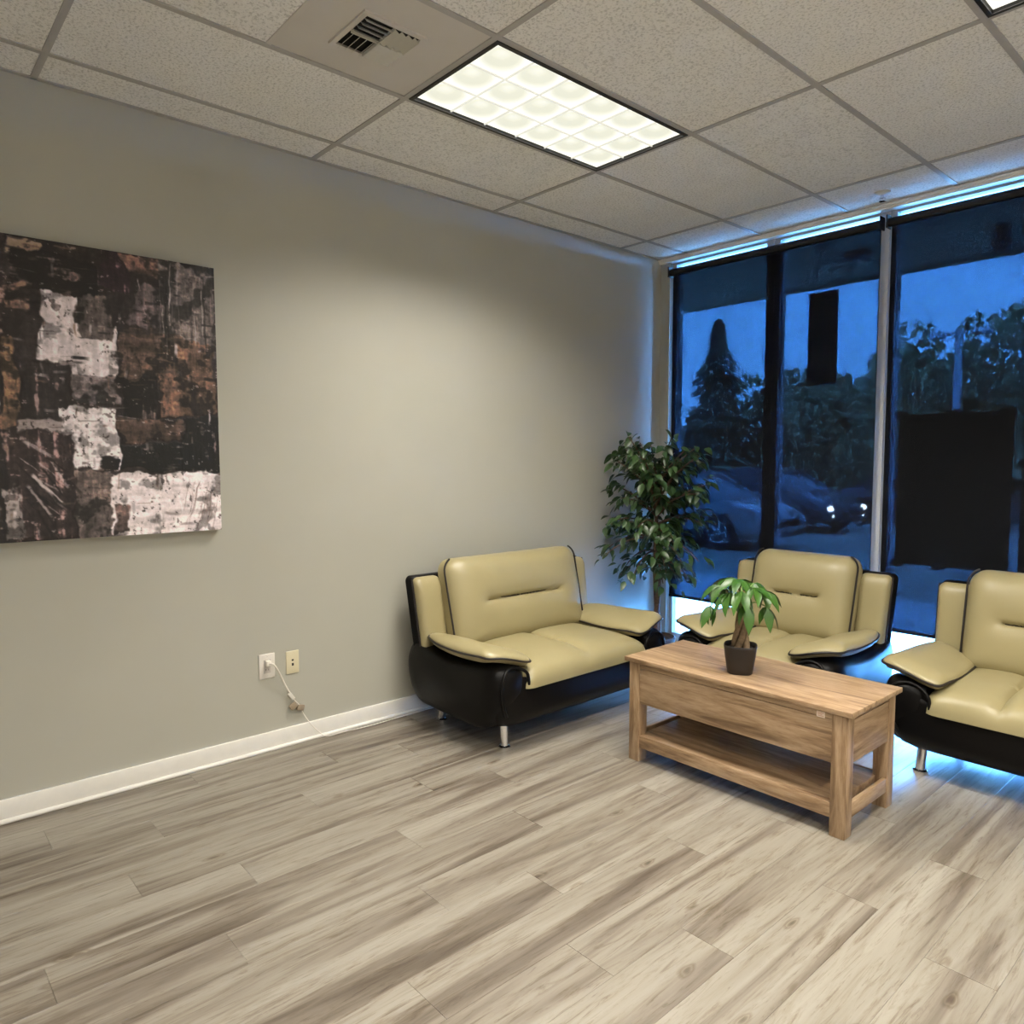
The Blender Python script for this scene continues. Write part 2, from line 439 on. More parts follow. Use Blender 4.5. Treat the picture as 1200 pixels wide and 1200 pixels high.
def ceiling_light():
    """2 x 4 ft louvred troffer, origin at the centre of its opening, length along Y"""
    root = empty('ceiling_light')
    hw, hl = F/2-.013, F-.013
    fr = MB()
    fr.box(-hw, hw, -hl, -hl+.016, -.006, .012).box(-hw, hw, hl-.016, hl, -.006, .012).box(-hw, -hw+.016, -hl, hl, -.006, .012).box(hw-.016, hw, -hl, hl, -.006, .012)
    fr.build('frame', M['light_frame'], root)
    hs = MB().box(-hw, hw, -hl, hl, .075, .08).box(-hw, -hw+.004, -hl, hl, .01, .075).box(hw-.004, hw, -hl, hl, .01, .075).box(-hw, hw, -hl, -hl+.004, .01, .075).box(-hw, hw, hl-.004, hl, .01, .075)
    hs.build('housing', M['fixture_white'], root)
    iw, il = hw-.017, hl-.017
    cw, cl = 2*iw/3, 2*il/6
    # pillow shaped cells
    n = 8; v = []; f = []
    for a in range(n+1):
        for b in range(n+1):
            x, y = -1+2*a/n, -1+2*b/n
            v.append((x*cw*.485, y*cl*.485, .006+.030*(1-x*x)*(1-y*y)))
    for a in range(n):
        for b in range(n): f.append((a*(n+1)+b, a*(n+1)+b+1, (a+1)*(n+1)+b+1, (a+1)*(n+1)+b))
    first = None
    for i in range(3):
        for j in range(6):
            if first is None: o = first = mk('louvre_cell', v, f, M['cell'], root, True)
            else: o = link(first.copy(), root)
            o.location = (-iw+cw*(i+.5), -il+cl*(j+.5), 0)
    for i in range(1, 3): box('louvre_blade', (-iw+cw*i-.003, -iw+cw*i+.003, -il, il, .0, .012), M['blade'], root)
    for j in range(1, 6): box('louvre_blade', (-iw, iw, -il+cl*j-.003, -il+cl*j+.003, .0, .0115), M['blade'], root)
    ld = bpy.data.lights.new('fluorescent_light', 'AREA'); ld.shape = 'RECTANGLE'; ld.size = 2*iw; ld.size_y = 2*il
    ld.energy = LAMP_W; ld.color = (1.0, .94, .83); ld.spread = math.radians(134)
    lo = bpy.data.objects.new('fluorescent_light', ld); lo.location = (0, 0, -.004); link(lo, root)
    return root
def build_lights():
    proto = ceiling_light(); first = True
    lab = {(2, 2): 'lit louvred ceiling light beside the square air vent', (5, 2): 'lit louvred ceiling light cut off by the top right corner'}
    for (i, j) in sorted(LIGHTS):
        o = proto if first else copy_tree(proto); first = False
        o.location = ((XS[i]+XS[i+1])/2, (YS[j]+YS[j+1])/2, H)
        tag(o, lab.get((i, j), 'added louvred ceiling light out of view, there only to light the room'), 'ceiling light', 'louvred ceiling lights')
build_lights()

def build_vent():
    x0, x1, y0, y1 = 1.055, 1.275, -3.37, -3.145
    cx, cy = (x0+x1)/2, (y0+y1)/2; h = .112
    r = empty('ceiling_vent', (cx, cy, H), 0, 'square four-way air vent in the smooth ceiling panel', 'air vent')
    # one smooth lip of the collar, then four quarters of slats
    lip = MB().box(-h-.02, h+.02, -h-.02, -h, -.004, .004).box(-h-.02, h+.02, h, h+.02, -.004, .004).box(-h-.02, -h, -h, h, -.004, .004).box(h, h+.02, -h, h, -.004, .004)
    lip.build('frame', M['panel'], r)
    box('duct_shade', (-h, h, -h, h, .003, .0035), M['vent_dark'], r)  # thin dark sheet stands in for the shade inside the vent
    q = h/2
    # (centre, slat axis, tilt)
    for (sx, sy, ax, tilt) in ((-1, -1, 'x', 48), (1, -1, 'y', 48), (1, 1, 'x', -34), (-1, 1, 'y', -34)):
        for k in range(4):
            t = -q+.014+k*(2*q-.028)/3
            sl = box('slat', (-q+.003, q-.003, -.011, .011, -.0008, .0008) if ax == 'x' else (-.011, .011, -q+.003, q-.003, -.0008, .0008), M['vent_slat'], r)
            sl.location = (sx*q+(0 if ax == 'x' else t), sy*q+(t if ax == 'x' else 0), -.009)
            if ax == 'x': sl.rotation_euler = (math.radians(tilt), 0, 0)
            else: sl.rotation_euler = (0, math.radians(tilt), 0)
    box('divider', (-.002, .002, -h, h, -.013, -.001), M['vent_slat'], r); box('divider', (-h, h, -.002, .002, -.013, -.001), M['vent_slat'], r)
    s = empty('fire_sprinkler', (1.754, -.238, H), 0, 'small white sprinkler head in the ceiling near the window', 'sprinkler')
    lathe('escutcheon', [(.045, .003), (.045, -.003), (.03, -.010), (.012, -.012)], M['fixture_white'], s, 20)
    lathe('head', [(.009, -.010), (.009, -.032), (.004, -.036)], M['chrome'], s, 12)
    lathe('deflector', [(.018, -.046), (.018, -.049)], M['chrome'], s, 12)
    for a in (-1, 1): tube('strut', [(a*.009, 0, -.022), (a*.013, 0, -.034), (a*.004, 0, -.047)], .0025, M['chrome'], s, 6)
build_vent()

# ================================================================== window wall
MUL = [.923, 1.684, 2.488]
def build_windows():
    y0, y1 = .045, .135
    edges = [.085]+MUL+[3.34]
    for k in range(4):
        a, b = edges[k], edges[k+1]
        a += .0 if k == 0 else .05; b -= .0 if k == 3 else .05
        fr = MB().box(a, b, y0, y1, .075, .115).box(a, b, y0, y1, 2.998, 3.012)
        if k == 0: fr.box(a, a+.03, y0, y1, .115, 2.998)
        if k == 3: fr.box(b-.05, b, y0, y1, .115, 2.998)
        w = tag(fr.build('window_%d' % (k+1), M['alu']), kind='structure')
        aa = a+(.03 if k == 0 else 0); bb = b-(.05 if k == 3 else 0)
        box('pane', (aa, bb, .088, .092, .115, 2.998), M['glass'], w)
    for k, x in enumerate(MUL):
        t = MB().box(x-.05, x+.05, y0, y1, .075, 3.012).box(x-.012, x+.012, y0-.012, y0, .075, 3.012)
        tag(t.build('trim_%d' % (k+1), M['alu']), kind='structure')
    # stepped white head moulding above the shades
    t = MB().box(.0, 3.34, -.034, .03, 3.022, H-.002).box(.0, 3.34, -.026, .03, 3.010, 3.022).box(.0, 3.34, -.042, -.034, 3.030, H-.002)
    tag(t.build('trim_4', M['head_trim']), kind='structure')
    # window ledge
    tag(box('trim_5', (.085, 3.34, -.012, .045, .06, .080), M['white_trim'], bev=.003), kind='structure')
build_windows()

def build_shades():
    def shade(x0, x1, zb, label):
        r = empty('roller_shade', ((x0+x1)/2, -.012, zb), 0, label, 'roller shade', 'dark screen roller shades')
        w = (x1-x0)/2; top = 2.930-zb
        tube('roller', [(-w, 0, top), (w, 0, top)], .026, M['dark'], r, 16)
        for s in (-1, 1): box('bracket', (s*w-.004, s*w+.004, -.03, .03, top-.035, top+.042), M['dark'], r)
        mk('fabric', *box_vf(-w+.012, w-.012, .019, .0196, .012, top), M['shade'], r)
        box('hem_bar', (-w+.012, w-.012, .012, .026, -.008, .014), M['dark'], r, bev=.003)
        return r
    shade(.098, 1.668, .418, 'dark see-through roller shade in front of the two left panes')
    shade(1.706, 3.30, .428, 'dark see-through roller shade behind the right armchair and poster')
build_shades()

def build_poster():
    x0, x1, z0, z1 = 1.775, 2.385, .845, 1.765
    r = empty('window_poster', ((x0+x1)/2, .075, z0), 0, 'large unlit poster back, coloured black, taped to the window pane', 'poster')
    w, h = (x1-x0)/2, z1-z0
    box('sheet', (-w, w, 0, .004, 0, h), M['sign_back'], r)  # the back is unlit; its shade is given as black colour
    for (cx, cz, a, b) in ((-w+.02, h, .05, .02), (0, h+.004, .045, .018), (w-.02, h, .05, .02), (-w-.004, h*.53, .02, .04), (w+.004, h*.53, .02, .04), (-w+.02, 0, .05, .02), (-.05, -.004, .045, .018), (w-.02, 0, .05, .02)):
        box('tape', (cx-a, cx+a*.6, -.002, .006, cz-b, cz+b), M['sign_back'], r)
build_poster()

# ================================================================== outdoors
def build_outdoors():
    tag(box('sidewalk', (-14, 12, .135, 3.4, -.35, -.03), M['concrete']), kind='structure')
    tag(box('curb', (-14, 12, 3.4, 3.55, -.35, -.02), M['concrete']), kind='structure')
    tag(box('parking_lot', (-60, 40, 3.55, 17.5, -.45, -.17), M['asphalt']), kind='structure')
    tag(box('verge', (-90, 60, 17.5, 80, -.45, -.10), M['grass']), kind='structure')
    s = MB().box(-10, 12, .135, 1.78, 3.06, 3.30).box(-10, 12, 1.78, 1.83, 3.03, 3.55)
    tag(s.build('soffit', M['soffit']), kind='structure')
    # recessed can light and dome camera on the soffit
    r = empty('soffit_light', (1.08, .99, 3.06), 0, 'dark round can light set in the soffit outside the second pane', 'light fixture')
    lathe('housing', [(.10, .0), (.10, -.035), (.075, -.05), (.07, -.05)], M['dark'], r, 20); lathe('lens', [(.03, -.048), (.03, -.056), (.015, -.064)], M['lens'], r, 12)
    r = empty('dome_camera', (2.02, 1.05, 3.06), 0, 'dark dome under the soffit edge at the right window', 'camera')
    lathe('mount', [(.05, 0), (.05, -.06), (.03, -.1)], M['dark'], r, 16); lathe('dome', [(.06, -.1), (.065, -.13), (.05, -.17), (.02, -.19)], M['car_glass'], r, 16)
    # hanging blade sign
    r = empty('hanging_sign', (1.087, .46, 2.03), 0, 'narrow black sign board hanging on two cords outside the middle pane', 'sign')
    box('board', (-.105, .105, -.012, .012, 0, .66), M['sign_back'], r, bev=.003)
    for s in (-1, 1): tube('cord', [(s*.075, 0, .655), (s*.004, 0, 1.03)], .0035, M['dark'], r, 6)
    # parking lot lamp
    r = empty('lamp_post', (-2.64, 15.2, -.15), 0, 'pale tall lamp post in the parking lot above the poster', 'lamp post')
    tube('post', [(0, 0, 0), (0, 0, 4.75)], .09, M['pole'], r, 12); box('base', (-.25, .25, -.25, .25, 0, .5), M['concrete'], r, bev=.03)
    box('arm', (-.5, .5, -.04, .04, 4.62, 4.70), M['pole'], r)
    for s in (-1, 1): box('lamp_head', (s*.5-.16, s*.5+.16, -.15, .15, 4.58, 4.74), M['pole'], r, bev=.02)
build_outdoors()

def car(name, label, loc, rz, paint, lit):
    r = empty(name, loc, rz, label, 'car')
    st = [(-2.3, .66, .42, .70), (-2.24, .80, .28, .90), (-1.9, .87, .22, .99), (-1.2, .90, .20, .97), (0, .91, .20, .95), (1.0, .90, .20, .93), (1.6, .87, .20, .86), (2.0, .83, .22, .76), (2.25, .74, .28, .64), (2.33, .60, .36, .54)]
    v = []; f = []; n = 10
    for (x, w, zb, zt) in st:
        h = zt-zb
        for (a, b) in ((-.86, 0), (-1, .18), (-1, .55), (-.96, .82), (-.84, 1), (.84, 1), (.96, .82), (1, .55), (1, .18), (.86, 0)): v.append((x, a*w, zb+b*h))
    for i in range(len(st)-1):
        for k in range(n): f.append((i*n+k, i*n+(k+1) % n, (i+1)*n+(k+1) % n, (i+1)*n+k))
    f.append(tuple(range(n))); f.append(tuple((len(st)-1)*n+k for k in range(n-1, -1, -1)))
    mk('body', v, f, paint, r, True, 35)
    cs = [(-1.95, .97, .985, .74, .70), (-1.25, .95, 1.30, .80, .60), (-.55, .94, 1.42, .82, .62), (.1, .94, 1.43, .82, .62), (.45, .93, 1.37, .82, .61), (1.25, .90, .915, .76, .72)]
    v = []; f = []
    for (x, zb, zt, wb, wt) in cs: v += [(x, -wb, zb), (x, -wt, zt), (x, wt, zt), (x, wb, zb)]
    for i in range(len(cs)-1):
        for k in range(4): f.append((i*4+k, i*4+(k+1) % 4, i*4+4+(k+1) % 4, i*4+4+k))
    f += [(0, 1, 2, 3), tuple(len(cs)*4-4+k for k in (3, 2, 1, 0))]
    mk('cabin_glass', v, f, M['car_glass'], r, True, 30)
    v = []; f = []
    for (x, zt, wt) in ((-1.3, 1.30, .58), (-.55, 1.43, .62), (.1, 1.44, .62), (.5, 1.37, .60)): v += [(x, -wt, zt-.03), (x, -wt, zt+.012), (x, wt, zt+.012), (x, wt, zt-.03)]
    for i in range(3):
        for k in range(4): f.append((i*4+k, i*4+(k+1) % 4, i*4+4+(k+1) % 4, i*4+4+k))
    f += [(0, 1, 2, 3), (15, 14, 13, 12)]
    mk('roof', v, f, paint, r, True, 40)
    for s in (-1, 1):
        for (a, b) in (((1.22, .745, .92), (.47, .605, 1.375)), ((-.35, .82, .94), (-.35, .62, 1.42)), ((-1.9, .74, .98), (-1.28, .60, 1.30))):
            tube('pillar', [(a[0], s*a[1], a[2]), (b[0], s*b[1], b[2])], .03, paint, r, 6)
        box('mirror', (.75, .92, s*.93-.08, s*.93+.08, .95, 1.08), paint, r, bev=.03)
        for x in (-1.42, 1.42):
            w = lathe('wheel', [(.20, -.10), (.31, -.11), (.33, -.08), (.33, .08), (.31, .11), (.20, .10)], M['tyre'], r, 24, ax='y'); w.location = (x, s*.82, .33)
            rim = MB()
            rim.add(*lathe_vf([(.205, s*.085), (.205, s*.115), (.185, s*.115), (.185, s*.085)], 24, ax='y'))
            for k in range(5):
                a = 2*math.pi*k/5; rim.tube([(.03*math.cos(a), s*.11, .03*math.sin(a)), (.19*math.cos(a), s*.105, .19*math.sin(a))], .022, 6)
            rim.build('rim', M['rim'], w, True, 40)
        hl = lathe('headlight', [(.02, -.03), (.075, 0), (.085, .03), (.05, .07)], M['headlight'] if lit else M['lens'], r, 14); hl.rotation_euler = (0, math.pi/2, 0); hl.location = (2.27, s*.55, .555)
        if lit:
            fg = lathe('fog_light', [(.02, -.03), (.045, 0), (.03, .04)], M['headlight'], r, 12); fg.rotation_euler = (0, math.pi/2, 0); fg.location = (2.29, s*.50, .40)
        box('tail_light', (-2.29, -2.2, s*.62-.16, s*.62+.16, .72, .84), M['taillight'], r, bev=.02)
    box('grille', (2.26, 2.33, -.36, .36, .42, .58), M['dark'], r, bev=.01)
    box('bumper_lip', (2.1, 2.3, -.62, .62, .24, .32), M['dark'], r, bev=.02)
    return r
car('parked_car', 'grey sedan parked outside the leftmost pane beside the tree', (-5.35, 7.9, -.17), math.radians(0), M['car_grey'], False)
car('parked_car', 'dark car with lit headlights outside the middle pane', (-5.9, 12.3, -.17), math.radians(-14), M['car_dark'], True)
car('parked_car', 'dark red car behind the one with lit headlights', (-3.6, 15.6, -.17), math.radians(175), M['car_red'], False)

def leaf_cloud(centers, radii, n, size, flat=1.0):
    c = np.array(centers); r = np.array(radii); k = rng.choice(len(c), n, p=r**2/np.sum(r**2))
    d = rng.normal(size=(n, 3)); d /= np.linalg.norm(d, axis=1)[:, None]
    p = c[k]+d*(r[k]*rng.uniform(.55, 1.05, n)**.6)[:, None]*np.array([1, 1, flat])
    a = rng.normal(size=(n, 3)); a /= np.linalg.norm(a, axis=1)[:, None]
    b = np.cross(a, rng.normal(size=(n, 3))); b /= np.linalg.norm(b, axis=1)[:, None]
    s = (size*rng.uniform(.6, 1.4, n))[:, None]
    v = np.stack([p-a*s, p+b*s*.45, p+a*s, p-b*s*.45], 1).reshape(-1, 3)
    f = np.arange(4*n).reshape(-1, 4)
    return v, f
def np_mesh(name, v, f, mat, parent):
    me = bpy.data.meshes.new(name); n = len(f)
    me.vertices.add(len(v)); me.vertices.foreach_set('co', np.asarray(v, 'f').ravel())
    me.loops.add(f.size); me.loops.foreach_set('vertex_index', f.ravel().astype('i'))
    me.polygons.add(n); me.polygons.foreach_set('loop_start', np.arange(0, f.size, f.shape[1], dtype='i'))
    me.update(calc_edges=True); me.materials.append(mat)
    return link(bpy.data.objects.new(name, me), parent)
def build_trees():
    def broad(x, y, h, w, label, n=2600, base=.22):
        r = empty('far_tree', (x, y, -.1), 0, label, 'tree', 'trees beyond the parking lot')
        tube('trunk', [(0, 0, 0), (.1, 0, h*.3), (0, .1, h*.6)], [.16, .13, .07], M['bark'], r, 8)
        cs = []; rs = []
        for k in range(16):
            a = rng.uniform(0, 6.28); q = rng.uniform(0, 1)**.5; z = rng.uniform(base, .86)
            e = math.sin(math.pi*min(1, max(.12, (z-base*.5)/(1-base*.5))))**.6
            cs.append((math.cos(a)*q*w*.55*e, math.sin(a)*q*w*.4*e, z*h)); rs.append(w*.24*rng.uniform(.8, 1.2))
        cs.append((0, 0, h-w*.18)); rs.append(w*.19)
        v, f = leaf_cloud(cs, rs, n, .17); o = np_mesh('foliage', v, f, M['foliage'], r); o['kind'] = 'stuff'
    def conifer(x, y, h, w, label):
        r = empty('far_conifer', (x, y, -.1), 0, label, 'tree', 'trees beyond the parking lot')
        tube('trunk', [(0, 0, 0), (0, 0, h*.97)], [.18, .02], M['bark'], r, 8)
        n = 3000; t = rng.uniform(0, 1, n)**1.35; a = rng.uniform(0, 6.28, n)
        tier = .45+.55*np.abs(np.sin(t*h*1.5+np.sin(a*2)*.7))*(.7+.5*np.abs(np.sin(a*1.5+t*9)))
        q = rng.uniform(.2, 1, n)**.5*w*.5*(1-t)**.9*tier+.03
        p = np.stack([q*np.cos(a), q*np.sin(a), h*(.06+.94*t)-.35*q], 1)
        d = np.stack([np.cos(a), np.sin(a), -.45+0*a], 1); u = np.stack([-np.sin(a), np.cos(a), rng.uniform(-.6, .6, n)], 1)
        s = rng.uniform(.14, .32, n)[:, None]
        v = np.stack([p-d*s, p+u*s*.35, p+d*s, p-u*s*.35], 1).reshape(-1, 3)
        o = np_mesh('foliage', v, np.arange(4*n).reshape(-1, 4), M['conifer'], r); o['kind'] = 'stuff'
    conifer(-12.4, 20.0, 6.85, 4.6, 'tall pointed conifer beyond the cars in the left pane')
    broad(-5.6, 20.6, 5.9, 4.2, 'broad leafy tree left of the lamp post', 4200)
    broad(-3.6, 20.0, 5.75, 3.4, 'rounded leafy tree right of the lamp post', 3600)
    broad(-10.3, 21.5, 5.0, 3.6, 'leafy tree just left of the hanging sign', 3000)
    broad(-7.9, 21.0, 4.4, 3.6, 'lower leafy tree right of the hanging sign', 3000)
    broad(-1.4, 17.8, 6.4, 3.0, 'thin tree reaching up at the right edge of the picture', 1500)
    hb = [(-17.5, 21.5, 4.0, 4.6), (-14.6, 22.5, 3.6, 4.4), (-11.8, 23.2, 3.4, 4.4), (-9.0, 23.5, 3.5, 4.4), (-6.4, 23.2, 3.3, 4.2), (-3.8, 22.6, 3.4, 4.2), (-1.0, 22.0, 3.5, 4.2), (1.6, 21.5, 3.5, 4.2)]
    for k, (x, y, h, w) in enumerate(hb):
        broad(x, y, h, w, 'low dense tree in the dark row along the far side', 3000, .08)
build_trees()

# ================================================================== seating
def make_seat(name, label, cat, W, group=None):
    """local: X across, front towards -Y (d = -y), back plane d = 0"""
    R = empty(name, label=label, cat=cat, group=group)
    P = lambda u, d, z: (u, -d, z)
    hw = W/2
    # black base under the seat
    v = []; prof = [(.10, .13), (.07, .20), (.07, .36), (.72, .37), (.77, .33), (.76, .17), (.70, .125)]
    us = [-(hw-.10), hw-.10]
    for u in us: v += [P(u, d, z) for d, z in prof]
    n = len(prof); f = [tuple(range(n)), tuple(range(2*n-1, n-1, -1))]+[(k, (k+1) % n, n+(k+1) % n, n+k) for k in range(n)]
    mk('base', v, f, M['black'], R, True, 40)
    # black arms, rounded outwards
    prof = catmull([(.075, .475), (.015, .41), (.0, .32), (.03, .21), (.11, .135), (.22, .118), (.45, .112), (.66, .112), (.755, .16), (.815, .27), (.835, .37), (.815, .435), (.74, .458), (.60, .442), (.42, .430), (.22, .455)], 5)
    cxd, czd = .41, .29
    for s in (-1, 1):
        v = []; f = []; n = len(prof)
        secs = [(.0, .70), (.006, .82), (.02, .915), (.045, .97), (.085, 1.0), (.13, 1.0), (.175, .985), (.20, .95)]
        for (o, sc) in secs:
            for q in prof: v.append(P(s*(hw-o+.012), cxd+(q[0]-cxd)*(sc if o < .1 else sc), czd+(q[1]-czd)*sc))
        for i in range(len(secs)-1):
            for k in range(n): f.append((i*n+k, i*n+(k+1) % n, (i+1)*n+(k+1) % n, (i+1)*n+k))
        f.append(tuple(range(n))); f.append(tuple((len(secs)-1)*n+k for k in range(n-1, -1, -1)))
        arm = mk('arm', v, f, M['black'], R, True, 60)
        # raised scroll welt on the front of the arm
        pts = catmull([(hw-.215, .345), (hw-.20, .41), (hw-.13, .445), (hw-.055, .425), (hw-.03, .34), (hw-.045, .26), (hw-.08, .20)], 6, False)
        def fd(z): return .835-.10*max(0, (.30-z)/.15)**2*.5-.05*max(0, (z-.40)/.05)**2*.4
        tube('scroll_welt', [P(s*p[0], fd(p[1])-.006, p[1]) for p in pts], .009, M['black'], arm, 8)
    # front panel: high at the arms, sweeping down to the seat
    top = [(hw-.03, .30), (hw-.04, .39), (hw-.085, .415), (hw-.14, .40), (hw-.20, .375), (hw-.27, .36)]
    out = [(-x, z) for x, z in top][::1]
    right = top[::-1]
    m = max(4, int((W-.54)/.05))
    mid = [(-(hw-.27)+(W-.54)*k/m, .358) for k in range(1, m)]
    bot = [(hw-.035, .20), (hw-.07, .14), (hw-.13, .118)]
    botm = [((hw-.13)-(W-.26)*k/m, .116) for k in range(1, m)]
    outline = [(-x, z) for x, z in bot][::-1]+out+mid+right+bot+botm
    cushion('front_panel', outline, lambda t, x, y: .055*(1-t**6)**.5-.05*max(0, (.22-y)/.1)**2, lambda t, x, y: .02, lambda x, y, h: P(x, .775+h, y), M['black'], R, 12, 2)
    # cream seat
    cr = lambda x: .022*math.exp(-(x/.010)**2)+.016*math.exp(-(x/.05)**2)
    cushion('seat_cushion', rrect(-(hw-.175), hw-.175, .22, .845, (.05, .05, .07, .07)), lambda t, x, y: (.105-cr(x)+.018*math.cos(x*math.pi/(W-.3)))*(1-t**7)**.42, lambda t, x, y: .03*(1-t**4)**.5,
            lambda x, y, h: P(x, y, .345+h-.02*S01((y-.62)/.23)), M['cream'], R, 26, 3)
    # back shell and wings
    def tilt(base_d, base_z, ang, flare=0.0):
        c, sn = math.cos(math.radians(ang)), math.sin(math.radians(ang))
        return lambda x, y, h: P(x*(1+flare*y), base_d-y*sn+h*c, base_z+y*c+h*sn)
    cushion('back_shell', rrect(-hw+.004, hw-.004, 0, .50, (.03, .03, .035, .035)), lambda t, x, y: .055*(1-t**12)**.3, lambda t, x, y: .03*(1-t**6)**.5, tilt(.115, .345, 9, .05), M['black'], R, 10, 4)
    for s in (-1, 1):
        xa, xb = (hw-.185, hw-.012) if s > 0 else (-hw+.012, -hw+.185)
        cushion('wing_cushion', rrect(xa, xb, .06, .495, (.02, .02, .035, .035)), lambda t, x, y: .055*(1-t**5)**.45, lambda t, x, y: .02, tilt(.172, .345, 9, .05), M['cream'], R, 10, 2)
        tube('wing_piping', [tilt(.172, .345, 9, .05)(s*(hw-.010), .10+.385*k/10, .004) for k in range(11)], .0055, M['piping'], R, 6)
    # main back cushion with its pulled-in slot
    wb = hw-.165; slot = max(.12, wb*.54) if W > 1.2 else wb*.40
    ol = rrect(-wb, wb, 0, .535, (.03, .03, .085, .085))
    def bf(t, x, y):
        e = max(0, abs(x)-slot)
        g = math.exp(-((y-.265)/.0085)**2-(e/.02)**2)*.030+math.exp(-((y-.265)/.05)**2-(e/.06)**2)*.016
        return (.135+.02*math.sin(math.pi*min(1, y/.535)))*(1-t**6)**.42-g
    xt = tilt(.225, .40, 13, .035)
    bc = cushion('back_cushion', ol, bf, lambda t, x, y: .03, xt, M['cream'], R, 34, 3)
    tube('slot_dark_line', [xt(-slot+2*slot*k/12, .265, .112) for k in range(13)], .0045, M['piping'], bc, 6)  # dark tube laid in the crease draws the line of the slot
    side = [p for p in ol if p[1] > .03]
    k0 = [i for i, p in enumerate(ol) if p[1] < .02]
    loop = [(x*1.001, .268+(y-.268)*1.002) for x, y in ol]
    i0 = max(range(len(loop)), key=lambda i: (loop[i][0] > 0)*1000-abs(loop[i][1]-.03)*10)
    loop = loop[i0:]+loop[:i0]
    loop = [p for p in loop if p[1] > .025]
    for s in (-1, 1):
        run = sorted([p for p in loop if p[0]*s > wb-.055], key=lambda p: p[1])
        tube('back_piping', [xt(x, y, .066) for x, y in run], .0058, M['piping'], bc, 6)
    # arm pads
    po = catmull([(-.030, .68), (-.022, .765), (.035, .80), (.12, .815), (.20, .82), (.252, .785), (.262, .60), (.252, .40), (.235, .265), (.15, .215), (.04, .20), (-.012, .33), (-.028, .50)], 5)
    def zb(o, d):
        return .515-.050*S01((o-.02)/.24)-.018*math.sin(math.pi*min(1, max(0, (d-.2)/.6)))+.006*S01((d-.2)/.3)-.014*S01((d-.72)/.10)
    for s in (-1, 1):
        pd = cushion('arm_pad', [(p[0], p[1]) for p in po], lambda t, x, y: .046*(1-t**3.2)**.5, lambda t, x, y: .045*(1-t**5)**.5,
                lambda x, y, h, s=s: P(s*(hw-x), y, zb(x, y)+h), M['cream'], R, 12, 5)
        tube('arm_piping', [P(s*(hw-(.118+(p[0]-.118)*1.012)), .51+(p[1]-.51)*1.008, zb(p[0], p[1])) for p in po], .006, M['piping'], pd, 6, closed=True)
    # chrome feet
    for s in (-1, 1):
        for d in (.165, .715):
            u = s*(hw-.145); lean = .012*(1 if d > .4 else -1)
            leg = tube('leg', [P(u-s*.006, d-lean, .135), P(u, d, .012)], .021, M['chrome'], R, 16)
            lathe('foot', [(.024, .0), (.031, .001), (.031, .007), (.022, .013)], M['chrome'], leg, 18, c=P(u, d, 0))
    return R
lv = make_seat('loveseat', 'wide cream and black leather loveseat against the grey wall', 'loveseat', 1.38)
lv.location = (.07, -1.775, 0); lv.rotation_euler = (0, 0, math.pi/2)
a1 = make_seat('armchair', 'cream and black leather armchair behind the coffee table', 'armchair', .97, 'cream and black armchairs by the window')
a1.location = (1.465, -.30, 0)
a2 = copy_tree(a1); a2.location = (2.68, -.31, 0); a2['label'] = 'cream and black leather armchair cut off by the right edge of the picture'

# ================================================================== coffee table
def build_table():
    x0, x1, y0, y1, zt = 1.285, 2.410, -1.960, -1.468, .520
    cx, cy = (x0+x1)/2, (y0+y1)/2
    R = empty('coffee_table', (cx, cy, 0), 0, 'light oak coffee table with a low shelf and a potted plant on it', 'coffee table')
    a, b = (x1-x0)/2, (y1-y0)/2
    box('table_top', (-a, a, -b, b, zt-.021, zt), M['oak_x'], R, bev=.002)
    lw = .062; ia, ib = a-.022, b-.014
    for sx in (-1, 1):
        for sy in (-1, 1):
            xa, xb = sorted((sx*ia, sx*(ia-lw))); ya, yb = sorted((sy*ib, sy*(ib-lw)))
            box('leg', (xa, xb, ya, yb, 0, zt-.021), M['oak_z'], R, bev=.002)
    e = .004
    for sy in (-1, 1):
        ya, yb = sorted((sy*(ib-e), sy*(ib-e-.018)))
        box('apron_panel', (-ia+lw, ia-lw, ya, yb, .295, .470), M['oak_x'], R, bev=.0015)
        box('apron_rail', (-ia+lw, ia-lw, ya, yb, .473, zt-.021), M['oak_x'], R, bev=.0015)
    for sx in (-1, 1):
        xa, xb = sorted((sx*(ia-e), sx*(ia-e-.018)))
        box('end_panel', (xa, xb, -ib+lw, ib-lw, .295, .470), M['oak_y'], R, bev=.0015)
        box('end_rail', (xa, xb, -ib+lw, ib-lw, .473, zt-.021), M['oak_y'], R, bev=.0015)
    box('inner_tray', (-ia+.03, ia-.03, -ib+.03, ib-.03, .30, .312), M['oak_x'], R)
    box('shelf', (-ia+lw-.012, ia-lw+.012, -ib+.006, ib-.006, .098, .132), M['oak_x'], R, bev=.0015)
    for sy in (-1, 1):
        ya, yb = sorted((sy*(ib-.003), sy*(ib-.021))); box('shelf_rail', (-ia+lw, ia-lw, ya, yb, .072, .1325), M['oak_x'], R, bev=.0015)
    for sx in (-1, 1):
        xa, xb = sorted((sx*(ia-.003), sx*(ia-.021))); box('shelf_rail', (xa, xb, -ib+lw, ib-lw, .072, .1325), M['oak_y'], R, bev=.0015)
    st = box('price_sticker', (2.262-cx, 2.296-cx, -ib+e-.0012, -ib+e-.0002, .468, .492), M['sticker'], R)
    for k in range(3): box('sticker_print', (2.267-cx, 2.291-cx-.006*(k % 2), -ib+e-.0016, -ib+e-.0011, .473+.006*k, .4755+.006*k), M['sticker_ink'], st)
build_table()

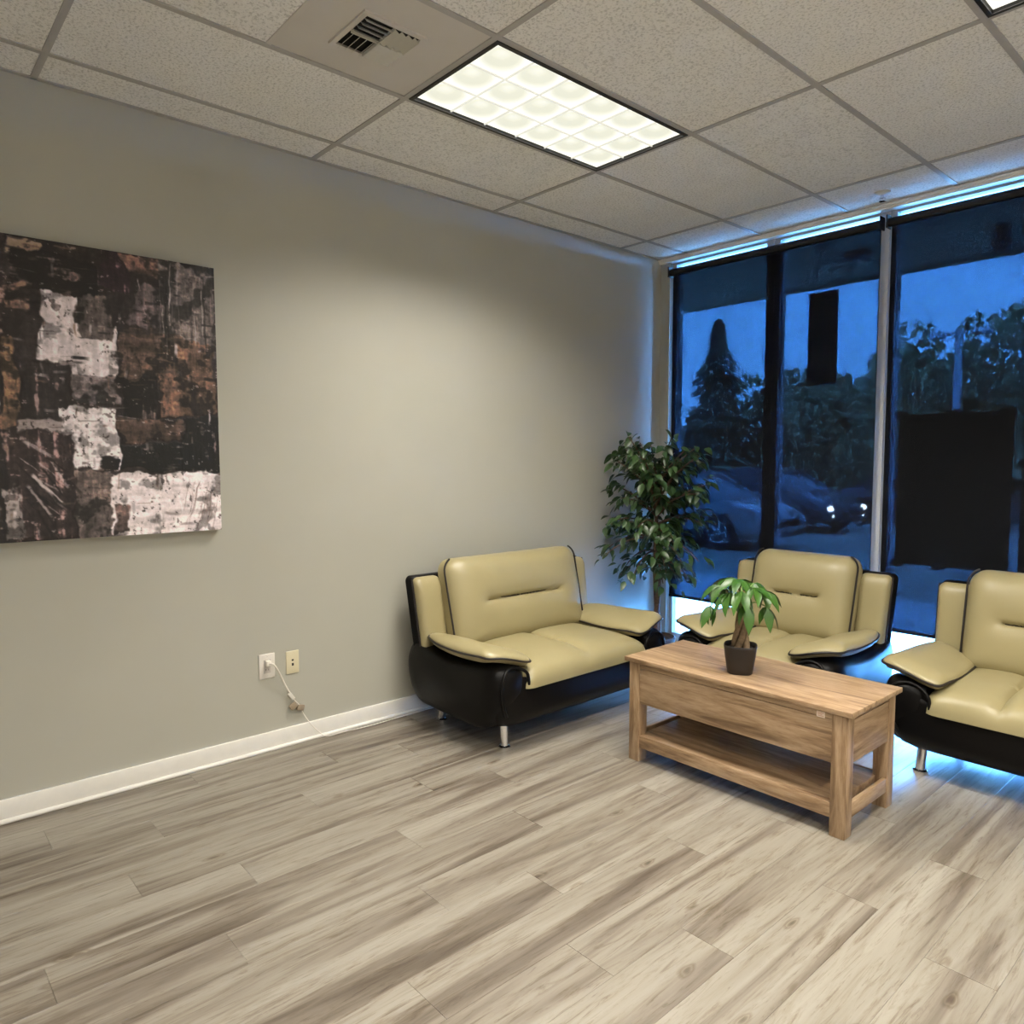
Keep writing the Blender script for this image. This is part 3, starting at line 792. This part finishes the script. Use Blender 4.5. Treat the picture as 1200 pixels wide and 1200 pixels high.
# ================================================================== plants
def leaf_vf(L, W, bend=.25, fold=.12, n=5):
    """pointed leaf along +X, midrib folded, tip drooping"""
    v = []; f = []
    for k in range(n+1):
        t = k/n; w = W*math.sin(math.pi*t**.8)**.9*.5 if 0 < t < 1 else .0004
        z = -bend*L*t*t; v += [(t*L, -w, z+fold*w), (t*L, 0, z), (t*L, w, z+fold*w)]
    for k in range(n):
        b = k*3; f += [(b, b+1, b+4, b+3), (b+1, b+2, b+5, b+4)]
    return v, f
def orient(o, p, d, roll=0.0, s=1.0):
    x = Vector(d).normalized(); up = Vector((0, 0, 1))
    if abs(x.z) > .98: up = Vector((1, 0, 0))
    y = up.cross(x).normalized(); z = x.cross(y)
    m = Matrix((x, y, z)).transposed().to_4x4() @ Matrix.Rotation(roll, 4, 'X') @ Matrix.Scale(s, 4)
    m.translation = Vector(p); o.matrix_local = m
def build_money_tree():
    R = empty('money_tree', (1.822, -1.785, .520), 0, 'small bright green potted plant with braided trunk on the coffee table', 'potted plant')
    # rounded square pot
    v = []; f = []; n = 32
    prof = [(.050, .0), (.056, .004), (.060, .03), (.068, .08), (.0725, .118), (.074, .128), (.071, .132), (.067, .128), (.064, .11)]
    for (r, z) in prof:
        for k in range(n):
            a = 2*math.pi*k/n; q = r/(abs(math.cos(a))**3.2+abs(math.sin(a))**3.2)**(1/3.2); v.append((q*math.cos(a+.5), q*math.sin(a+.5), z))
    for i in range(len(prof)-1):
        for k in range(n): f.append((i*n+k, i*n+(k+1) % n, (i+1)*n+(k+1) % n, (i+1)*n+k))
    f += [tuple(range(n-1, -1, -1))]
    mk('pot', v, f, M['pot'], R, True, 50)
    lathe('soil', [(.064, .108), (.062, .116), (.03, .121)], M['soil'], R, 20)
    # braided trunk
    for s in range(4):
        pts = []
        for k in range(15):
            t = k/14; a = s*math.pi/2+t*2.6; r = .021*(1-t)+.008
            pts.append((r*math.cos(a), r*math.sin(a), .112+.175*t))
        tube('trunk_strand', pts, [.0165-.006*k/14 for k in range(15)], M['bark_pale'], R, 8)
    me = None
    # (azimuth deg, rise, stalk length, leaflets, droop)
    fans = [(200, .11, .10, 6, .5), (160, .14, .085, 6, .3), (255, .09, .075, 6, .55), (300, .105, .085, 6, .5), (345, .12, .08, 6, .4), (30, .10, .10, 6, .5), (80, .12, .08, 6, .4), (120, .13, .08, 5, .35), (215, .02, .135, 5, .9), (20, .03, .11, 5, .8), (270, .15, .035, 6, .25), (315, .05, .10, 5, .8)]
    for (az, rise, ln, nl, dr) in fans:
        a = math.radians(az); top = Vector((0, 0, .285)); tip = Vector((math.cos(a)*ln, math.sin(a)*ln, .285+rise))
        midp = (top+tip)/2+Vector((0, 0, .03))
        tube('leaf_stalk', catmull([top, midp, tip], 4, False), .0028, M['stem'], R, 6)
        for k in range(nl):
            b = a+math.radians((k-(nl-1)/2)*(300/nl))
            rel = abs(k-(nl-1)/2)/((nl-1)/2)
            L = (.118-.035*rel)*random.uniform(.9, 1.1)
            d = Vector((math.cos(b), math.sin(b), -dr*random.uniform(.9, 1.7)+.10*(1-rel)))
            if me is None: o = mk('leaf', *leaf_vf(.11, .044, .42, .3), M['money_leaf'], R, True); me = o.data
            else: o = link(bpy.data.objects.new('leaf', me), R)
            orient(o, tip, d, random.uniform(-.4, .4), L/.11)
build_money_tree()

def build_ficus():
    R = empty('ficus_tree', (.43, -.585, 0), 0, 'tall dark green ficus tree in the corner between loveseat and window', 'ficus tree')
    lathe('pot', [(.10, 0), (.115, .01), (.135, .20), (.14, .24), (.13, .245), (.125, .22)], M['basket'], R, 24)
    lathe('soil', [(.126, .20), (.10, .225), (.03, .23)], M['soil'], R, 20)
    # two stems wound round one another
    def trunk(z, ph):
        return Vector((.013*math.cos(z*5+ph)-.02*z+.01, .013*math.sin(z*5+ph)+.015*math.sin(z*2.2), z))
    for ph in (0, math.pi): tube('trunk', [trunk(.22+.06*k, ph) for k in range(19)], [.022-.0008*k for k in range(19)], M['bark'], R, 10)
    tips = []
    def branch(z0, az, ln, rise, droop):
        p = trunk(z0, 0); a = math.radians(az); pts = [p]
        for k in range(1, 7):
            t = k/6; pts.append(p+Vector((math.cos(a)*ln*t, math.sin(a)*ln*t, rise*t-droop*t*t)))
        tube('branch', pts, [.009-.001*k for k in range(7)], M['bark'], R, 6)
        for k in range(1, 7):
            for _ in range(2): tips.append((pts[k], a, k/6))
        return pts
    az = 20
    for z0, ln, rise, droop, cnt in ((1.30, .24, .33, .05, 8), (1.22, .33, .35, .09, 10), (1.10, .36, .30, .13, 9), (1.0, .36, .20, .16, 9), (.95, .35, .12, .22, 8), (.85, .24, .06, .22, 5)):
        for k in range(cnt):
            az += 137.5+random.uniform(-15, 15); branch(z0+random.uniform(-.04, .04), az, ln*random.uniform(.8, 1.12), rise*random.uniform(.8, 1.2), droop)
    for azz in (150, 205, 320, 350, 20): branch(.80, azz, .25, .02, .16)
    me = None; N = 1150; st = MB()
    lv, lf = leaf_vf(.082, .040, .30, .3)
    big = 0
    for i in range(N):
        p, a, t = tips[i % len(tips)] if i < len(tips)*2 else random.choice(tips)
        if t < .3 and random.random() < .6: p, a, t = random.choice(tips)
        p = p+Vector((random.gauss(0, .03), random.gauss(0, .03), random.gauss(0, .03)))
        rr = math.hypot(p.x, p.y)
        b = a+random.uniform(-1.2, 1.2)
        d = Vector((math.cos(b), math.sin(b), random.uniform(-1.1, .25)))
        s = random.uniform(.75, 1.2); roll = random.uniform(-.7, .7)
        # no leaf pokes through the wall or the shade
        if p.x+.43 < .10 and d.x < 0: d.x = abs(d.x)
        if p.x+.43 < .02: p.x = -.41
        if i < 300:
            if me is None: o = mk('leaf', lv, lf, M['ficus_leaf'], R, True); me = o.data
            else: o = link(bpy.data.objects.new('leaf', me), R)
            orient(o, p, d, roll, s)
        else:
            x = d.normalized(); y = Vector((0, 0, 1)).cross(x).normalized(); z = x.cross(y)
            m = Matrix((x, y, z)).transposed().to_4x4() @ Matrix.Rotation(roll, 4, 'X') @ Matrix.Scale(s, 4); m.translation = p
            st.add([m @ Vector(q) for q in lv], lf)
    o = st.build('foliage', M['ficus_leaf'], R, True); o['kind'] = 'stuff'
build_ficus()

# ================================================================== painting
def vnoise(h, w, fy, fx, seed, octv=4, pers=.55):
    g = np.random.default_rng(seed); out = np.zeros((h, w)); amp = 1; tot = 0
    for o in range(octv):
        ny, nx = int(fy*2**o)+2, int(fx*2**o)+2
        t = g.random((ny, nx))
        yy = np.linspace(0, ny-1.001, h); xx = np.linspace(0, nx-1.001, w)
        iy = yy.astype(int); ix = xx.astype(int); a = (yy-iy)[:, None]; b = (xx-ix)[None, :]
        a = a*a*(3-2*a); b = b*b*(3-2*b)
        v = (t[iy][:, ix]*(1-a)*(1-b)+t[iy+1][:, ix]*a*(1-b)+t[iy][:, ix+1]*(1-a)*b+t[iy+1][:, ix+1]*a*b)
        out += amp*v; tot += amp; amp *= pers
    return out/tot
PAINT = [(.0,.0,.33,.33,60,46,44),(.02,.3,.3,.62,205,194,190),(.0,.6,.34,1,34,26,26),(.1,.7,.3,.95,120,100,90),
(0.332,0.009,0.440,0.064,165,140,115),(0.343,0.038,0.613,0.179,26,18,18),(0.614,-0.015,0.704,0.133,48,26,36),(0.686,-0.005,0.847,0.076,150,110,90),
(0.802,0.001,1.001,0.349,118,106,100),(0.708,0.106,0.817,0.259,112,96,96),(0.422,0.168,0.541,0.395,226,216,216),(0.517,0.259,0.658,0.455,218,208,206),
(0.542,0.166,0.643,0.317,108,94,88),(0.366,0.398,0.516,0.588,52,42,42),(0.516,0.445,0.653,0.543,130,118,116),(0.658,0.268,0.876,0.442,106,80,64),
(0.804,0.295,0.993,0.572,134,98,72),(0.653,0.435,0.792,0.578,22,18,18),(0.352,0.589,0.481,0.693,168,156,152),(0.472,0.544,0.648,0.761,228,220,218),
(0.648,0.576,0.867,0.670,98,72,56),(0.865,0.570,1.01,0.814,16,15,17),(0.645,0.669,0.936,0.763,12,14,16),(0.584,0.721,0.644,0.762,18,14,14),
(0.314,0.325,0.360,0.619,150,115,80),(0.326,0.153,0.404,0.176,168,132,112),(0.324,0.199,0.401,0.231,160,124,104),(0.315,0.636,0.516,0.989,58,42,42),
(0.296,0.815,0.357,0.983,168,158,152),(0.514,0.761,0.628,1.01,122,106,98),(0.615,0.769,1.01,1.01,224,214,210),(0.626,0.884,0.672,0.987,120,96,88)]
def build_painting():
    NY = 420; NX = 420
    Y, X = np.mgrid[0:NY, 0:NX]; yy = Y/(NY-1.); xx = X/(NX-1.)
    C = np.zeros((NY, NX, 3)); base = np.array([46, 34, 33.])
    C[:] = base
    vs = vnoise(NY, NX, 5, 60, 1, 3); hs = vnoise(NY, NX, 50, 6, 2, 3); bl = vnoise(NY, NX, 9, 9, 3, 5, .62); bl2 = vnoise(NY, NX, 16, 16, 4, 4, .6)
    C += (bl[..., None]-.5)*90
    wx = (vnoise(NY, NX, 12, 12, 5, 4, .6)-.5)*.055; wy = (vnoise(NY, NX, 12, 12, 6, 4, .6)-.5)*.055
    relief = bl*.3+vs*.3
    for k, (x0, y0, x1, y1, r, g, b) in enumerate(PAINT):
        px, py = xx+wx, yy+wy
        d = np.minimum(np.minimum(px-x0, x1-px), np.minimum(py-y0, y1-py))
        loc = vnoise(NY, NX, 20, 20, 20+k, 4, .65)
        tall = (y1-y0) > (x1-x0)
        strk = vs if tall else hs
        m = np.clip((d+(strk-.5)*.02)/.006, 0, 1)
        lum = (r+g+b)/3
        hole = np.clip((loc-.69)/.05, 0, 1)*.75
        col = np.array([r, g, b])[None, None]*(1+((strk-.5)*.75+(loc-.5)*.95)[..., None]*(1.0 if lum < 140 else .42))
        if lum < 60: col = col+np.clip((loc*strk-.36)/.1, 0, 1)[..., None]*np.array([110, 92, 84])
        if 60 <= lum < 140: col = col*(1-.62*np.clip((bl2-.55)/.08, 0, 1))[..., None]
        if lum > 140: col = col*(1-.35*np.clip((bl2-.6)/.08, 0, 1))[..., None]
        m = m*(1-hole*(.8 if lum > 140 else .6))
        C = C*(1-m[..., None])+col*m[..., None]
        relief += m*(.25+strk*.25)
    # long dragged strokes
    g = np.random.default_rng(11)
    def stroke(x0, y0, x1, y1, wd, col, a):
        L = math.hypot(x1-x0, y1-y0); tx, ty = (x1-x0)/L, (y1-y0)/L
        u = (xx+wx*.3-x0)*tx+(yy+wy*.3-y0)*ty; v = -(xx+wx*.3-x0)*ty+(yy+wy*.3-y0)*tx
        m = np.clip((wd-np.abs(v))/(.004), 0, 1)*np.clip(u/.01, 0, 1)*np.clip((L-u)/.02, 0, 1)*a
        C[:] = C*(1-m[..., None])+np.array(col)*m[..., None]
    for _ in range(26):
        x = g.uniform(.80, .99); y = g.uniform(0, .2); stroke(x, y, x+g.uniform(-.01, .01), y+g.uniform(.08, .25), g.uniform(.0015, .005), (200, 190, 182) if g.random() < .5 else (22, 18, 18), g.uniform(.4, .9))
    for _ in range(26):
        x = g.uniform(.88, 1.0); y = g.uniform(.80, .9); stroke(x, y, x-g.uniform(.02, .05), y+g.uniform(.08, .16), g.uniform(.0012, .003), (120, 92, 84), g.uniform(.4, .9))
    for _ in range(24):
        x = g.uniform(.33, .45); y = g.uniform(.66, .9); stroke(x, y, x+g.uniform(.04, .11), y+g.uniform(.05, .14), g.uniform(.002, .007), (205, 194, 188) if g.random() < .45 else (18, 13, 13), g.uniform(.4, .95))
    for _ in range(34):
        x = g.uniform(.34, .66); y = g.uniform(.03, .75); stroke(x, y, x+g.uniform(.03, .09), y+g.uniform(-.01, .01), g.uniform(.0012, .004), (225, 215, 212) if g.random() < .35 else (40, 30, 30), g.uniform(.3, .8))
    for _ in range(30):
        x = g.uniform(.66, .95); y = g.uniform(.28, .62); stroke(x, y, x+g.uniform(.02, .09), y+g.uniform(-.015, .015), g.uniform(.0015, .006), (158, 116, 84) if g.random() < .5 else (30, 22, 20), g.uniform(.3, .8))
    pal = [(228, 218, 216), (150, 138, 134), (96, 74, 62), (20, 16, 17), (16, 13, 14), (140, 104, 80), (200, 188, 184), (64, 46, 48)]
    for _ in range(230):
        x = g.uniform(.30, .99); y = g.uniform(.01, .97); iy, ix = int(y*(NY-1)), int(x*(NX-1)); lm = C[iy, ix].mean()
        c = pal[g.integers(0, 8)]
        if abs(sum(c)/3-lm) > 120 and g.random() < .72: c = tuple(np.clip(C[iy, ix]*g.uniform(.6, 1.5), 8, 245))
        ln = g.uniform(.015, .075); v = g.random() < .5
        stroke(x, y, x+(g.uniform(-.006, .006) if v else ln), y+(ln if v else g.uniform(-.006, .006)), g.uniform(.0012, .008), c, g.uniform(.35, .9))
    fine = vnoise(NY, NX, 90, 90, 77, 3, .7); gouge = vnoise(NY, NX, 30, 80, 78, 3, .6); g2 = vnoise(NY, NX, 80, 26, 79, 3, .6)
    lumC = C.mean(-1, keepdims=True)
    C = C*(1+((fine-.5)*.45+(gouge-.5)*.5+(g2-.5)*.4)[..., None]*np.where(lumC < 130, 1.2, .35))
    sp = np.clip((fine*g2-.47)/.05, 0, 1)[..., None]*np.where(lumC < 90, .6, 0); C = C*(1-sp)+np.array([190, 178, 172.])*sp
    sp = np.clip((.115-fine*gouge)/.03, 0, 1)[..., None]*.6; C = C*(1-sp)+np.array([40, 30, 30.])*sp
    gray = C.mean(-1, keepdims=True); C = gray+(C-gray)*.62
    C = np.where(C > 130, C+(C-130)*.22, C*.93)
    C = np.clip(C*np.array([1.0, .975, 1.0]), 4, 253)/255.
    lin = np.where(C > .04045, ((C+.055)/1.055)**2.4, C/12.92)
    R = empty('abstract_painting', (.004, -4.0975, 1.165), 0, 'large abstract canvas in black, white and brown on the grey wall', 'painting')
    hw, h, th = .6225, 1.232, .036
    # painted face: canvas with real paint relief
    v = np.stack([th+.0035*relief, -hw+2*hw*xx, h*(1-yy)], -1).reshape(-1, 3)
    idx = np.arange(NY*NX).reshape(NY, NX)
    f = np.stack([idx[:-1, :-1], idx[1:, :-1], idx[1:, 1:], idx[:-1, 1:]], -1).reshape(-1, 4)
    t = NT('acrylic_paint'); at = t.new('Attribute', attribute_name='paint'); vv = t.coords()
    t.col(t.mix(.25, at.outputs['Color'], t.ramp(t.noise(vv, 220, 3), [(.3, (.6, .58, .56)), (.6, (1, 1, 1))]), 'MULTIPLY')); t.rough(.5); t.bump(t.noise(vv, 150, 4), .25, .002)
    o = np_mesh('painted_face', v, f, t.m, R)
    ca = o.data.color_attributes.new('paint', 'FLOAT_COLOR', 'POINT')
    ca.data.foreach_set('color', np.concatenate([lin.reshape(-1, 3), np.ones((NY*NX, 1))], 1).astype('f').ravel())
    o.data.polygons.foreach_set('use_smooth', [True]*len(o.data.polygons))
    box('canvas_sides', (.0, th, -hw, hw, 0, h), simple('canvas_edge', (.55, .52, .48), .8), R)
build_painting()

# ================================================================== wall plates and cord
def build_plates():
    r = empty('power_outlet', (0, -3.2525, .443), 0, 'white wall outlet with a white cord plugged in', 'outlet')
    box('cover_plate', (0, .006, -.042, .042, -.064, .064), M['plate_white'], r, bev=.002)
    box('receptacle', (.006, .0075, -.018, .018, -.036, .034), simple('outlet_face', (.50, .46, .42), .4), r)
    for z in (-.018,): 
        for s in (-1, 1): box('slot', (.0075, .0079, s*.007-.0012, s*.007+.0012, z-.005, z+.005), M['dark'], r)
    for z in (-.05, .05): lathe('screw', [(.0035, 0), (.0035, .001)], M['chrome'], r, 10, c=(.0055, 0, z))
    r = empty('wall_jack_plate', (0, -3.114, .439), 0, 'ivory wall plate with two small black jacks', 'wall plate')
    box('cover_plate', (0, .006, -.035, .035, -.060, .060), M['plate_ivory'], r, bev=.002)
    box('jack', (.006, .0066, -.0055, .0055, .0065, .0155), M['dark'], r); box('jack', (.006, .0066, -.0055, .0055, -.019, -.005), M['dark'], r)
    for z in (-.045, .045): lathe('screw', [(.0035, 0), (.0035, .001)], M['plate_ivory'], r, 10, c=(.0055, 0, z))
    # cord: plug, run to the small adapter, and on along the baseboard
    r = empty('power_adapter', (0, -3.2525, 0), 0, 'thin white power lead with a small adapter hanging from the outlet', 'power adapter')
    box('plug', (.0075, .034, -.012, .012, .447, .475), M['cord'], r, bev=.004)
    tube('cable', catmull([(.030, .0, .460), (.042, .020, .455), (.038, .050, .405), (.022, .085, .335), (.016, .112, .285), (.014, .128, .262)], 6, False), .0048, M['cord'], r, 8)
    tube('cable', catmull([(.014, .125, .255), (.012, .150, .225), (.014, .165, .205), (.012, .190, .15), (.022, .225, .09), (.032, .270, .035), (.040, .31, .006), (.040, .40, .005), (.055, .60, .005), (.045, .85, .005), (.05, 1.2, .005)], 6, False), .0026, M['cord'], r, 6)
    p = box('connector', (-.008, .008, -.010, .010, -.022, .022), M['plate_white'], r, bev=.003); p.location = (.014, .122, .262); p.rotation_euler = (.6, 0, 0)
    p = box('adapter', (-.010, .010, -.020, .020, -.014, .014), M['brown_plastic'], r, bev=.003); p.location = (.013, .132, .207); p.rotation_euler = (.5, 0, 0)
    p = box('adapter', (-.010, .010, -.020, .020, -.014, .014), M['brown_plastic'], r, bev=.003); p.location = (.013, .172, .190); p.rotation_euler = (-.25, 0, 0)
build_plates()
